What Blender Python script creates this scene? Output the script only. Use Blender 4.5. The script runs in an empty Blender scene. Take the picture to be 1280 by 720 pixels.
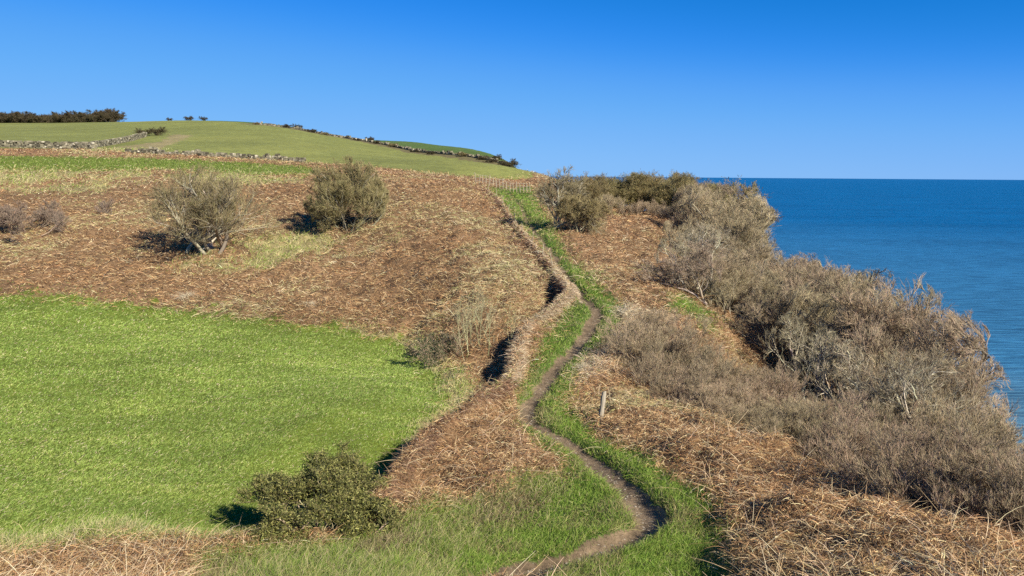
import bpy, math
import numpy as np

RNG = np.random.default_rng(7)
PI = math.pi
sc = bpy.context.scene
col = sc.collection
SEA_Z = -45.0

# ------------------------------------------------------------------ camera
PITCH = math.radians(8.33)
ROLL = math.radians(0.41)
F = 960.0
cp, sp = math.cos(PITCH), math.sin(PITCH)
fwd = np.array([0, cp, -sp])
right0 = np.array([1.0, 0, 0])
up0 = np.array([0, sp, cp])
cr, sr = math.cos(ROLL), math.sin(ROLL)
right = cr * right0 + sr * up0
up = cr * up0 - sr * right0
cam_d = bpy.data.cameras.new('camera')
cam = bpy.data.objects.new('camera', cam_d)
col.objects.link(cam)
sc.camera = cam
cam_d.sensor_width = 36
cam_d.lens = 27.0
cam_d.clip_start = 0.1
cam_d.clip_end = 90000
from mathutils import Matrix, Vector
M3 = Matrix((tuple(right), tuple(up), tuple(-fwd))).transposed()
cam.matrix_world = M3.to_4x4()


def ray(u, v):
    return F * fwd + (u - 640) * right - (v - 360) * up


def pt(u, v, d):
    """world point on the line of sight of a photo point, d metres ahead"""
    r = ray(u, v)
    return r * (d / r[1])


def pz(u, d, z):
    c = d * cp - z * sp
    return np.array([(u - 640) / F * c, d, z])


# ------------------------------------------------------------------ noise
def _hash(ix, iy, seed):
    n = (ix.astype(np.int64) * 374761393 + iy.astype(np.int64) * 668265263 + seed * 1442695041) & 0x7fffffff
    n = ((n ^ (n >> 13)) * 1274126177) & 0x7fffffff
    n = ((n ^ (n >> 16)) * 2246822519) & 0x7fffffff
    return (n & 0xffff) / 65535.0


def vnoise(x, y, seed=0):
    x0 = np.floor(x); y0 = np.floor(y)
    fx = x - x0; fy = y - y0
    fx = fx * fx * (3 - 2 * fx); fy = fy * fy * (3 - 2 * fy)
    a = _hash(x0, y0, seed); b = _hash(x0 + 1, y0, seed)
    c = _hash(x0, y0 + 1, seed); d = _hash(x0 + 1, y0 + 1, seed)
    return (a * (1 - fx) + b * fx) * (1 - fy) + (c * (1 - fx) + d * fx) * fy


def fbm(x, y, scale, seed=0, octv=3):
    s = 0; a = 1.0; t = 0
    x = x / scale; y = y / scale
    for k in range(octv):
        s = s + a * vnoise(x * (0.8) + y * 0.6 + 17.3 * k, -x * 0.6 + y * 0.8 + 5.1 * k, seed + k * 13)
        t += a; a *= 0.5
        x = x * 2.03; y = y * 2.03
    return s / t


# ------------------------------------------------------------------ terrain base (thin plate spline in polar space)
CTRL = []
for (u, v, d) in [
    # path spine
    (640, 719, 11.0), (815, 650, 13), (760, 595, 15.5), (700, 545, 18.5), (660, 515, 20.5), (690, 465, 24.5),
    (730, 420, 28.5), (745, 385, 32), (720, 365, 35), (710, 345, 39), (690, 315, 46), (665, 285, 55), (650, 262, 66),
    (642, 248, 76), (632, 240, 82),
    # near field
    (0, 690, 12.5), (0, 600, 16.3), (0, 500, 23.5), (0, 430, 31), (0, 372, 41),
    (200, 640, 14.8), (200, 520, 22), (200, 450, 28.5), (200, 388, 39), (400, 600, 16.5), (400, 500, 22.5), (400, 412, 35),
    (500, 560, 18), (520, 430, 33), (550, 480, 24.5),
    # bracken slope left
    (0, 330, 48), (0, 290, 56), (0, 250, 66), (0, 215, 78), (0, 197, 90), (0, 186, 101), (0, 178, 116), (0, 165, 175), (0, 158, 240),
    (200, 345, 45), (230, 318, 50), (200, 280, 58), (200, 250, 66), (200, 214, 80), (200, 199, 92), (200, 192, 100), (200, 178, 125), (200, 163, 180), (215, 151, 260),
    (350, 350, 44), (350, 300, 53), (350, 250, 65), (350, 222, 78), (350, 208, 90), (350, 200, 98), (350, 180, 135), (340, 156, 220),
    (470, 283, 55), (435, 172, 225), (520, 380, 37.5), (520, 330, 44.5), (520, 280, 54), (520, 240, 68), (520, 222, 82), (520, 213, 94), (520, 191, 178),
    (600, 430, 29.5), (600, 370, 35), (600, 310, 45), (600, 270, 57), (605, 240, 75), (640, 224, 96), (560, 204, 150), (600, 207, 150), (640, 215, 146),
    # mid foreground
    (600, 540, 18.5), (560, 620, 15), (450, 690, 11.8), (300, 715, 11), (100, 715, 11.5), (400, 668, 13.2), (540, 700, 11.3),
    # right of path, seaward slope
    (690, 285, 54), (740, 385, 32), (785, 395, 31.5), (800, 390, 32), (800, 330, 47), (800, 300, 58), (800, 270, 73), (740, 290, 58), (740, 262, 74),
    (860, 405, 31), (860, 370, 39), (860, 330, 50), (860, 295, 64), (780, 450, 26), (740, 320, 46),
    # right front mound
    (930, 640, 12.6), (900, 715, 10.5), (840, 580, 16), (870, 540, 18), (800, 510, 21), (1000, 640, 12.2), (1000, 578, 16.2),
    (1100, 700, 9.8), (1100, 632, 13.0), (1250, 719, 8.9), (1260, 684, 10.4), (760, 545, 19),
]:
    CTRL.append(pt(u, v, d))
for (u, d, z) in [
    (900, 33, -6.6), (900, 45, -8.2), (900, 60, -8.6), (900, 75, -7.4), (820, 24, -6.9), (900, 22, -7.2), (900, 27, -7.8),
    (860, 80, -5.0), (800, 80, -3.9), (740, 82, -2.6), (940, 62, -8.4), (1000, 48, -9.6), (1100, 36, -10.6), (1160, 30, -10.8), (1280, 20, -10.4),
    (1000, 20, -7.4), (1000, 25, -8.6), (1000, 32, -9.2), (1100, 16.5, -7.2), (1100, 21, -8.7), (1100, 27, -9.8), (1250, 13, -6.9), (1280, 16, -9.0),
    (1000, 75, -22), (1100, 55, -25), (1200, 42, -27), (1300, 30, -25), (940, 90, -20), (860, 110, -20), (1400, 14, -9), (1500, 22, -24),
    (1000, 120, -50), (1200, 70, -52), (1400, 50, -54), (860, 160, -50), (1000, 300, -58), (1400, 200, -58), (860, 500, -58),
    (720, 110, -4), (690, 115, -2.0), (700, 150, -16), (740, 130, -22), (760, 250, -55), (690, 250, -25), (660, 250, -3), (700, 500, -50),
    # far hill behind the crest
    (480, 260, 9.5), (480, 330, 8), (560, 225, 7.9), (605, 205, 5.6), (628, 185, 3.4), (520, 250, 9.9), (560, 300, 3), (620, 260, -2), (650, 165, 0.8), (670, 160, -4), (400, 300, 15), (640, 420, -25),
    (760, 400, -56), (860, 300, -57), (1000, 700, -60), (1200, 200, -58), (1200, 500, -60), (1280, 1000, -60), (1150, 120, -54), (1350, 110, -56), (1500, 60, -54), (1500, 400, -60), (900, 1200, -60), (760, 1500, -60),
    (0, 420, 26), (-300, 420, 26), (215, 420, 24), (430, 420, 14), (600, 420, 4), (0, 1500, 30), (400, 1500, 0), (640, 1500, -50), (-400, 120, 7), (-400, 60, -2), (-400, 30, -6.2), (-400, 16, -6),
    (-400, 90, 3.5), (1280, 5, -3.3), (640, 5, -3.4), (0, 5, -3.4), (640, 8, -4.8), (0, 8, -5.0), (1200, 7, -4.2),
]:
    CTRL.append(pz(u, d, z))
for (th, r, z) in [(180, 2, -1.7), (90, 2, -1.8), (-90, 2, -1.7), (0, 2, -1.9), (180, 10, -1.6), (180, 50, -1), (180, 300, 0), (180, 1500, 5),
                   (-90, 10, -4.4), (-90, 40, -4.5), (-90, 150, 0), (-90, 1500, 25), (90, 6, -4), (90, 14, -9), (90, 30, -24), (90, 60, -45), (90, 200, -58), (90, 1500, -60),
                   (135, 10, -4), (135, 30, -15), (135, 80, -45), (135, 300, -58), (135, 1500, -60), (-135, 30, -2), (-135, 1500, 15), (50, 1500, -60), (60, 60, -50), (60, 400, -60), (72, 130, -57), (110, 100, -54), (45, 3500, -60), (90, 3500, -60), (135, 3500, -60), (20, 3500, -60), (62, 8, -4.6), (62, 20, -13)]:
    t = math.radians(th)
    CTRL.append(np.array([r * math.sin(t), r * math.cos(t), z]))
CTRL = np.array(CTRL)
KT = 2.2


def feat(x, y):
    r = np.maximum(np.hypot(x, y), 0.8)
    return np.arctan2(x, y) * KT, np.log(r), r


ct, cl, crr = feat(CTRL[:, 0], CTRL[:, 1])
cs = CTRL[:, 2] / crr
# wrap the seam behind the camera
back = np.abs(ct) > 1.9 * KT / 1.0 * 0.75
wt = np.concatenate([ct, ct[back] - np.sign(ct[back]) * 2 * PI * KT])
wl = np.concatenate([cl, cl[back]])
ws = np.concatenate([cs, cs[back]])


def tpsk(d2):
    return 0.5 * d2 * np.log(d2 + 1e-12)


n = len(wt)
K = tpsk((wt[:, None] - wt[None]) ** 2 + (wl[:, None] - wl[None]) ** 2) + np.eye(n) * 0.0008
Pm = np.stack([np.ones(n), wt, wl], 1)
A = np.zeros((n + 3, n + 3)); A[:n, :n] = K; A[:n, n:] = Pm; A[n:, :n] = Pm.T
W = np.linalg.solve(A, np.concatenate([ws, np.zeros(3)]))
# tabulate
NT, NL = 1441, 420
gT = np.linspace(-PI * KT, PI * KT, NT); gL = np.linspace(math.log(0.8), math.log(4000), NL)
TAB = np.zeros((NT, NL))
for i0 in range(0, NT, 60):
    tt = gT[i0:i0 + 60]
    a, b = np.meshgrid(tt, gL, indexing='ij')
    d2 = (a[..., None] - wt) ** 2 + (b[..., None] - wl) ** 2
    TAB[i0:i0 + 60] = tpsk(d2) @ W[:n] + W[n] + W[n + 1] * a + W[n + 2] * b


def Hbase(x, y):
    t, l, r = feat(x, y)
    fi = np.clip((t - gT[0]) / (gT[1] - gT[0]), 0, NT - 1.001); fj = np.clip((l - gL[0]) / (gL[1] - gL[0]), 0, NL - 1.001)
    i = fi.astype(int); j = fj.astype(int); a = fi - i; b = fj - j
    s = (TAB[i, j] * (1 - a) + TAB[i + 1, j] * a) * (1 - b) + (TAB[i, j + 1] * (1 - a) + TAB[i + 1, j + 1] * a) * b
    z = s * r
    return np.where(z < -50, -50 - 12 * np.tanh((-50 - z) / 12.0), np.minimum(z, 60))


def hits(pts, far=260.0):
    """photo points -> world xy on the ground"""
    pts = np.array(pts, float)
    out = np.zeros((len(pts), 2))
    ds = np.exp(np.linspace(math.log(5), math.log(far), 1500))
    for k, (u, v) in enumerate(pts):
        r = ray(u, v); r = r / r[1]
        P = ds[:, None] * r[None]
        below = P[:, 2] <= Hbase(P[:, 0], P[:, 1])
        idx = int(np.argmax(below)) if below.any() else len(ds) - 1
        out[k] = P[idx, :2]
    return out


def smooth_poly(p, m=6):
    p = np.asarray(p, float)
    q = np.vstack([2 * p[0] - p[1], p, 2 * p[-1] - p[-2]])
    out = []
    for i in range(1, len(q) - 2):
        for t in np.arange(m) / m:
            out.append(0.5 * ((2 * q[i]) + (-q[i - 1] + q[i + 1]) * t + (2 * q[i - 1] - 5 * q[i] + 4 * q[i + 1] - q[i + 2]) * t * t + (-q[i - 1] + 3 * q[i] - 3 * q[i + 1] + q[i + 2]) * t ** 3))
    out.append(p[-1])
    return np.array(out)


def dist_poly(x, y, poly):
    """distance, sign (+ = left of travel), fraction along"""
    best = np.full(x.shape, 1e9); sg = np.zeros(x.shape); fr = np.zeros(x.shape)
    m = len(poly) - 1
    for k in range(m):
        ax, ay = poly[k]; bx, by = poly[k + 1]
        dx, dy = bx - ax, by - ay; L2 = dx * dx + dy * dy + 1e-9
        t = np.clip(((x - ax) * dx + (y - ay) * dy) / L2, 0, 1)
        ex = x - ax - t * dx; ey = y - ay - t * dy
        d = np.hypot(ex, ey)
        c = dx * (y - ay) - dy * (x - ax)
        w = d < best
        best = np.where(w, d, best); sg = np.where(w, np.sign(c), sg); fr = np.where(w, (k + t) / m, fr)
    return best, sg, fr


def inside(x, y, poly):
    r = np.zeros(x.shape, bool)
    m = len(poly)
    bb = (x >= poly[:, 0].min()) & (x <= poly[:, 0].max()) & (y >= poly[:, 1].min()) & (y <= poly[:, 1].max())
    xs = x[bb]; ys = y[bb]; rr = np.zeros(xs.shape, bool)
    for k in range(m):
        ax, ay = poly[k]; bx, by = poly[(k + 1) % m]
        if ay == by: continue
        c = ((ay > ys) != (by > ys)) & (xs < (bx - ax) * (ys - ay) / (by - ay) + ax)
        rr ^= c
    r[bb] = rr
    return r


PATH = smooth_poly(hits([(640, 745), (655, 722), (695, 706), (745, 690), (795, 672), (812, 648), (792, 618), (762, 592), (728, 566), (695, 545),
                         (664, 524), (660, 508), (676, 486), (692, 462), (715, 440), (735, 415), (745, 392), (733, 376), (716, 360), (704, 340),
                         (690, 318), (675, 298), (662, 282), (654, 268), (650, 256), (640, 246), (632, 240)]), 5)
BANK = smooth_poly(hits([(455, 672), (480, 640), (515, 590), (550, 555), (595, 520), (630, 495), (645, 470), (650, 440), (662, 415), (690, 395), (712, 375), (714, 366), (700, 350), (685, 328), (668, 310), (652, 292), (640, 277), (630, 262), (620, 248), (606, 238)]), 4)

P_FIELD = hits([(-300, 672), (0, 684), (60, 672), (130, 660), (200, 666), (262, 668), (330, 668), (420, 655), (470, 610), (492, 560), (510, 532), (545, 505), (562, 490), (545, 455), (520, 436), (430, 412), (330, 400), (230, 386), (120, 377), (0, 368), (-300, 362)])
P_PATHG = hits([(560, 760), (560, 712), (600, 672), (680, 640), (712, 610), (700, 580), (668, 556), (648, 530), (646, 500), (655, 470), (672, 440), (700, 405), (716, 378), (712, 360), (690, 326), (665, 297), (645, 277), (628, 252),
                (612, 236), (662, 236), (678, 262), (690, 285), (700, 303), (718, 330), (748, 356), (778, 384), (762, 420), (738, 446), (712, 478), (716, 515), (752, 555), (810, 575), (872, 614), (912, 668), (922, 760)])
P_TUFTBANK = hits([(836, 372), (850, 368), (880, 388), (903, 405), (885, 412), (850, 395)])
P_STRIP = hits([(-300, 194), (0, 195), (150, 198), (250, 201), (380, 208), (402, 214), (395, 221), (300, 218), (200, 214), (0, 212), (-300, 210)])
far_line = hits([(-300, 186), (0, 186), (115, 187), (150, 191), (230, 194), (310, 199), (380, 203), (450, 209), (520, 216), (600, 224), (662, 224)], 200)
P_FAR = np.vstack([far_line, [[8, 140], [12, 230], [40, 600], [-900, 600], [-600, 130]]])
crest_line = np.array([pt(u, v, d)[:2] for (u, v, d) in [(318, 153, 214), (370, 160, 214), (430, 171, 208), (480, 180, 195), (530, 190, 178), (590, 200, 163), (620, 206, 155), (650, 215, 146)]])
P_UPPER = np.vstack([crest_line + [0, 2.0], [[60, 150], [60, 600], [-200, 600], [-110, 260]]])
P_ROUGH1 = hits([(-50, 212), (200, 214), (380, 221), (385, 232), (200, 234), (100, 242), (-50, 238)])
P_ROUGH2 = hits([(235, 335), (330, 340), (400, 318), (430, 300), (500, 300), (470, 286), (400, 290), (330, 300), (250, 312)])
P_ROUGH3 = hits([(430, 402), (545, 430), (600, 470), (628, 490), (600, 508), (560, 530), (505, 560), (480, 600), (430, 565), (500, 530), (565, 490), (545, 450), (430, 415)])
P_ROUGH4 = hits([(-60, 672), (60, 662), (130, 648), (200, 652), (270, 658), (330, 680), (250, 690), (130, 690), (60, 695), (-60, 712)])
P_LONG = hits([(230, 790), (240, 708), (330, 692), (440, 668), (520, 655), (600, 625), (690, 590), (720, 615), (690, 645), (620, 680), (570, 720), (560, 790)])
P_STRAW = hits([(768, 395), (785, 383), (840, 398), (850, 425), (780, 452), (735, 475), (700, 470), (735, 448), (758, 430)])
P_PALE = hits([(110, 190), (150, 184), (200, 178), (215, 168), (240, 170), (200, 188), (150, 192)])


def zone(x, y):
    """0 bracken 1 near field 2 path grass 3 far field 4 straw 5 green strip 6 path 8 rough 9 upper field 10 long grass"""
    r = np.hypot(x, y)
    q = np.clip(r / 16, 0.6, 3)
    nx = x + (fbm(x, y, 0.7, 3, 3) - 0.5) * 0.9 * q; ny = y + (fbm(x, y, 0.7, 31, 3) - 0.5) * 1.2 * q
    z = np.zeros(x.shape, int)
    z[inside(nx, ny, P_ROUGH1) & (fbm(x, y, 3.0, 79) > 0.42)] = 8
    z[inside(nx, ny, P_ROUGH2) & (fbm(x, y, 2.5, 77) > 0.47)] = 8
    z[inside(nx, ny, P_ROUGH3)] = 8
    z[inside(nx, ny, P_ROUGH4)] = 8
    z[inside(nx, ny, P_FIELD)] = 1
    z[inside(nx, ny, P_LONG)] = 10
    z[inside(nx, ny, P_STRAW)] = 4
    z[inside(nx, ny, P_TUFTBANK)] = 2
    z[inside(nx, ny, P_FAR)] = 3
    z[inside(nx, ny, P_PALE)] = 8
    z[inside(x, y, P_UPPER)] = 9
    far_ = np.hypot(x, y) > 120
    if far_.any():
        dc, _, _ = dist_poly(nx[far_], ny[far_], crest_line); zf = z[far_]; zf[dc < 3.5] = 0; z[far_] = zf
    z[inside(nx, ny, P_STRIP)] = 5
    db, sb, fb = dist_poly(x, y, BANK)
    m = (fb > 0.33) & (fb < 0.62) & (((sb < 0) & (db < 0.12)) | ((sb > 0) & (db < 0.2)))
    z[m] = 4
    m = (fb >= 0.62) & (((sb < 0) & (db < 0.22)) | ((sb > 0) & (db < 0.1)))
    z[m] = 4
    pg = inside(x + (nx - x) * 0.4, y + (ny - y) * 0.4, P_PATHG) & ~((z == 4) & (fb > .33) & (db < 0.12))
    z[pg] = 2
    z[(z == 2) & (sb > 0) & (db < 2.0)] = 0
    dp, s_, f_ = dist_poly(x + (nx - x) * 0.25, y + (ny - y) * 0.25, PATH)
    wp = np.interp(f_, [0, 0.12, 0.3, 0.45, 0.62, 0.75, 1], [0.42, 0.38, 0.24, 0.25, 0.28, 0.2, 0.15]) * (0.75 + 0.5 * fbm(x, y, 0.5, 61, 2))
    z[dp < wp] = 6
    return z, dp, db, sb, fb


def _blur(a, n):
    k = np.ones(n) / n
    for _ in range(2):
        a = np.apply_along_axis(lambda v: np.convolve(np.pad(v, n // 2, mode='edge'), k, 'valid')[:len(v)], 0, a)
        a = np.apply_along_axis(lambda v: np.convolve(np.pad(v, n // 2, mode='edge'), k, 'valid')[:len(v)], 1, a)
    return a


mT = np.radians(np.arange(-50, 50, 0.3)); mL = np.arange(math.log(5), math.log(160), 0.008)
_a, _b = np.meshgrid(mT, np.exp(mL), indexing='ij')
_z = zone((_b * np.sin(_a)).ravel(), (_b * np.cos(_a)).ravel())[0].reshape(_a.shape)
MBR = _blur(np.isin(_z, [0, 8, 4]).astype(float), 7)
MGR = _blur(np.isin(_z, [2, 10]).astype(float), 7)


def mlook(M, x, y):
    t = np.arctan2(x, y); l = np.log(np.maximum(np.hypot(x, y), 1))
    fi = np.clip((t - mT[0]) / (mT[1] - mT[0]), 0, len(mT) - 1.001); fj = np.clip((l - mL[0]) / (mL[1] - mL[0]), 0, len(mL) - 1.001)
    i = fi.astype(int); j = fj.astype(int); a = fi - i; b = fj - j
    return (M[i, j] * (1 - a) + M[i + 1, j] * a) * (1 - b) + (M[i, j + 1] * (1 - a) + M[i + 1, j + 1] * a) * b


def Hmicro(x, y, zinfo=None):
    z, dp, db, sb, fb = zinfo if zinfo is not None else zone(x, y)
    h = Hbase(x, y)
    r = np.hypot(x, y)
    db = np.abs(db * np.where(sb > 0, 1, -1) + (fbm(x, y, 1.7, 95, 2) - 0.5) * 0.35 * np.exp(-(db / 1.5) ** 2)); 
    # field bank: crest with a steep face on the field side
    amp = np.interp(fb, [0, 0.05, 0.3, 0.6, 0.65, 0.95, 1], [0.0, 1.25, 1.2, 1.1, 0.5, 0.4, 0.1]) * (0.7 + 0.6 * fbm(x, y, 1.3, 91, 2))
    leftp = np.interp(db, [0, 0.1, 0.38, 1.0, 2.5, 4.5], [0.26, 0.22, -0.55, -0.6, -0.28, 0])
    rightp = np.interp(db, [0, 0.1, 0.3, 1.5], [0.26, 0.2, 0.0, 0])
    h = h + amp * np.where(sb > 0, leftp, rightp)
    # trodden path
    h = h - 0.14 * np.exp(-(dp / 0.33) ** 4) + 0.05 * np.exp(-((dp - 0.55) / 0.25) ** 2)
    near = np.clip(1.3 - r / 120, 0.3, 1)
    lump = (fbm(x, y, 1.1, 5, 3) - 0.5)
    big = (fbm(x, y, 3.6, 9, 2) - 0.5)
    br = mlook(MBR, x, y)
    gr = mlook(MGR, x, y)
    h = h + br * near * np.interp(x, [-3.2, -1.8], [0.3, 1.0]) ** np.clip((19 - r) / 3, 0, 1) * (0.26 * (fbm(x, y, 0.45, 25, 2) - 0.5) * np.clip((24 - r) / 8, 0, 1) + np.clip(r / 25, 0.34, 0.6) * lump + 0.28 * big + 0.32 * (fbm(x, y, 0.75, 15, 2) - 0.5) * np.clip(r / 25, 0, 1.4)) * np.clip((dp - 0.4) / 0.8, 0, 1) + gr * (0.22 * lump) * np.clip((dp - 0.2) / 0.6, 0, 1) + 0.08 * lump * (1 - br) * (1 - gr) * np.clip((dp - 0.3) / 0.5, 0, 1)
    h = h + br * np.clip((dp - 0.7) / 0.8, 0, 1) * 0.15 + (z == 6) * 0.06 * (fbm(x, y, 0.25, 51) - 0.5)
    return h


# ------------------------------------------------------------------ helpers: objects and materials
def new_obj(name, me, mat, parent=None):
    o = bpy.data.objects.new(name, me)
    if mat is not None and len(me.materials) == 0: me.materials.append(mat)
    col.objects.link(o)
    if parent is not None: o.parent = parent
    return o


def mesh_from(name, V, Fq, colr=None, smooth=False, tri=False):
    me = bpy.data.meshes.new(name)
    V = np.ascontiguousarray(V, np.float32).reshape(-1, 3)
    Fq = np.ascontiguousarray(Fq, np.int32)
    k = Fq.shape[1]
    me.vertices.add(len(V)); me.vertices.foreach_set('co', V.ravel())
    me.loops.add(Fq.size); me.loops.foreach_set('vertex_index', Fq.ravel())
    me.polygons.add(len(Fq)); me.polygons.foreach_set('loop_start', np.arange(0, Fq.size, k, dtype=np.int32))
    if smooth: me.polygons.foreach_set('use_smooth', np.ones(len(Fq), bool))
    else: me.polygons.foreach_set('use_smooth', np.zeros(len(Fq), bool))
    me.update(calc_edges=True)
    if colr is not None:
        at = me.color_attributes.new('Col', 'FLOAT_COLOR', 'POINT')
        c = np.ones((len(V), 4), np.float32); c[:, :3] = colr
        at.data.foreach_set('color', c.ravel())
    return me


def tag(o, label=None, cat=None, group=None, kind=None):
    if label: o['label'] = label
    if cat: o['category'] = cat
    if group: o['group'] = group
    if kind: o['kind'] = kind
    return o


def empty(name, loc, label, cat, group=None, rz=0.0, s=1.0):
    o = bpy.data.objects.new(name, None)
    o.empty_display_size = 0.2
    col.objects.link(o)
    o.location = [float(q) for q in loc]; o.rotation_euler = (0, 0, rz); o.scale = (s, s, s) if np.isscalar(s) else s
    return tag(o, label, cat, group)


def mat_attr(name, rough=0.85, trans=0.0, var=0.0, tint=(1, 1, 1), spec=0.3, hue=0.0):
    """material whose base colour is the mesh's own per strand colour"""
    m = bpy.data.materials.new(name); m.use_nodes = True
    nt = m.node_tree; N = nt.nodes; L = nt.links
    for q in list(N): N.remove(q)
    out = N.new('ShaderNodeOutputMaterial'); at = N.new('ShaderNodeVertexColor'); at.layer_name = 'Col'
    src = at.outputs['Color']
    mx = N.new('ShaderNodeMix'); mx.data_type = 'RGBA'; mx.blend_type = 'MULTIPLY'; mx.inputs[0].default_value = 1
    L.new(src, mx.inputs[6]); mx.inputs[7].default_value = (*tint, 1); src = mx.outputs[2]
    if var > 0:
        oi = N.new('ShaderNodeObjectInfo'); hs = N.new('ShaderNodeHueSaturation')
        mr = N.new('ShaderNodeMapRange'); mr.inputs[3].default_value = 1 - var; mr.inputs[4].default_value = 1 + var
        L.new(oi.outputs['Random'], mr.inputs[0]); L.new(mr.outputs[0], hs.inputs['Value'])
        mt = N.new('ShaderNodeMath'); mt.operation = 'MULTIPLY'; mt.inputs[1].default_value = 7.31
        fr = N.new('ShaderNodeMath'); fr.operation = 'FRACT'; L.new(oi.outputs['Random'], mt.inputs[0]); L.new(mt.outputs[0], fr.inputs[0])
        m2 = N.new('ShaderNodeMapRange'); m2.inputs[3].default_value = 0.5 - hue; m2.inputs[4].default_value = 0.5 + hue
        L.new(fr.outputs[0], m2.inputs[0]); L.new(m2.outputs[0], hs.inputs['Hue'])
        L.new(src, hs.inputs['Color']); src = hs.outputs['Color']
    b = N.new('ShaderNodeBsdfPrincipled'); b.inputs['Roughness'].default_value = rough
    b.inputs['Specular IOR Level'].default_value = spec
    L.new(src, b.inputs['Base Color'])
    if trans > 0:
        tr = N.new('ShaderNodeBsdfTranslucent'); L.new(src, tr.inputs['Color'])
        ms = N.new('ShaderNodeMixShader'); ms.inputs[0].default_value = trans
        L.new(b.outputs[0], ms.inputs[1]); L.new(tr.outputs[0], ms.inputs[2]); L.new(ms.outputs[0], out.inputs[0])
    else:
        L.new(b.outputs[0], out.inputs[0])
    return m


M_STRAND = mat_attr('dead_bracken', 0.8, 0.18)
M_GRASS = mat_attr('grass_blades', 0.75, 0.3)
M_TWIG = mat_attr('twigs', 0.85, 0.0, 0.16, hue=0.012)
M_LEAF = mat_attr('leaves', 0.6, 0.2, 0.15, hue=0.015)
M_STONE = mat_attr('field_stone', 0.95)
M_WOOD = mat_attr('weathered_wood', 0.9)


# ------------------------------------------------------------------ world and sun
SUN_EL = math.radians(33)
sh = np.array([-0.66, 0.75]); sh /= np.linalg.norm(sh)          # direction shadows fall
sun_dir = np.array([-sh[0] * math.cos(SUN_EL), -sh[1] * math.cos(SUN_EL), math.sin(SUN_EL)])  # towards the sun
sd = bpy.data.lights.new('sun', 'SUN'); sd.energy = 5.0; sd.angle = math.radians(0.5); sd.color = (1.0, 0.94, 0.82)
so = bpy.data.objects.new('sun', sd); col.objects.link(so)
so.rotation_euler = Vector(-sun_dir).to_track_quat('-Z', 'Y').to_euler()
so.location = (20, -30, 60)
w = bpy.data.worlds.new('World'); sc.world = w; w.use_nodes = True
nt = w.node_tree
bg = nt.nodes['Background']
sky = nt.nodes.new('ShaderNodeTexSky'); sky.sky_type = 'NISHITA'; sky.sun_disc = False
sky.sun_elevation = SUN_EL; sky.sun_rotation = math.atan2(sun_dir[0], sun_dir[1])
sky.air_density = 0.6; sky.dust_density = 0.0; sky.ozone_density = 3.0; sky.altitude = 0
# the phone camera's rendering of the clear sky: deep saturated blue that pales little towards the horizon
def vmul(a, k):
    n_ = nt.nodes.new('ShaderNodeVectorMath'); n_.operation = 'SCALE'; n_.inputs['Scale'].default_value = k
    nt.links.new(a, n_.inputs[0]); return n_.outputs[0]
cv_ = nt.nodes.new('ShaderNodeRGBCurve')
CP = [[(0, 0), (.14, .014), (.264, .112), (.48, .20), (1, .25)],
      [(0, 0), (.27, .235), (.451, .395), (.70, .48), (1, .53)],
      [(0, 0), (.46, .72), (.60, .89), (.78, .93), (1, .95)]]
for ci, pts_ in enumerate(CP):
    c_ = cv_.mapping.curves[ci]
    c_.points[0].location = pts_[0]; c_.points[1].location = pts_[-1]
    for q_ in pts_[1:-1]: c_.points.new(*q_)
cv_.mapping.extend = 'HORIZONTAL'; cv_.mapping.update()
nt.links.new(vmul(sky.outputs[0], 0.1), cv_.inputs['Color'])
nt.links.new(vmul(cv_.outputs[0], 6.25), bg.inputs[0]); bg.inputs[1].default_value = 0.10
sc.view_settings.view_transform = 'Standard'; sc.view_settings.look = 'None'
sc.view_settings.exposure = 0.68; sc.view_settings.gamma = 1
sc.cycles.max_bounces = 5; sc.cycles.diffuse_bounces = 3; sc.cycles.glossy_bounces = 2; sc.cycles.transmission_bounces = 3
sc.cycles.use_denoising = False
try: sc.cycles.denoiser = 'OPENIMAGEDENOISE'
except Exception: pass
sc.cycles.caustics_reflective = False; sc.cycles.caustics_refractive = False


# ------------------------------------------------------------------ ground mesh
def lin(r, g, b):
    f = lambda c: (c / 255) / 12.92 if c / 255 <= 0.04045 else ((c / 255 + 0.055) / 1.055) ** 2.4
    return np.array([f(r), f(g), f(b)])


th = np.concatenate([np.radians(np.arange(-180, -46, 2.5)), np.radians(np.arange(-46, 44, 0.085)), np.radians(np.arange(44, 180.1, 2.5))])
th[0] = -PI; th[-1] = PI
lr = np.exp(np.concatenate([np.linspace(math.log(1.2), math.log(6.5), 30, endpoint=False), np.linspace(math.log(6.5), math.log(70), 430, endpoint=False),
                            np.linspace(math.log(70), math.log(300), 170, endpoint=False), np.linspace(math.log(300), math.log(3500), 50)]))
T, R = np.meshgrid(th, lr, indexing='ij')
X = (R * np.sin(T)).ravel(); Y = (R * np.cos(T)).ravel()
zi = zone(X, Y)
Zt = Hmicro(X, Y, zi)
z = zi[0]
# soil / litter / turf base colours, varied by slow noise (colour of the ground itself)
BASE = {0: (0.21, 0.128, 0.066), 1: (0.13, 0.165, 0.022), 2: (0.075, 0.125, 0.022), 3: (0.195, 0.205, 0.056), 4: (0.30, 0.21, 0.12), 5: (0.12, 0.15, 0.022),
        6: (0.19, 0.135, 0.082), 8: (0.27, 0.22, 0.10), 9: (0.085, 0.13, 0.032), 10: (0.12, 0.125, 0.04)}
C = np.zeros((len(X), 3))
for k, c in BASE.items(): C[z == k] = c
n1 = fbm(X, Y, 6, 101, 4)[:, None]; n2 = fbm(X, Y, 1.2, 131, 3)[:, None]
C *= 0.72 + 0.36 * n1 + 0.2 * n2
rr_ = np.hypot(X, Y)
pm_ = z == 6
C[pm_] *= (0.55 + 0.9 * fbm(X[pm_], Y[pm_], 0.22, 601, 3))[:, None]
far = (z == 3)
mot = fbm(X, Y * 0.35, 9, 171, 4)
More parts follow.
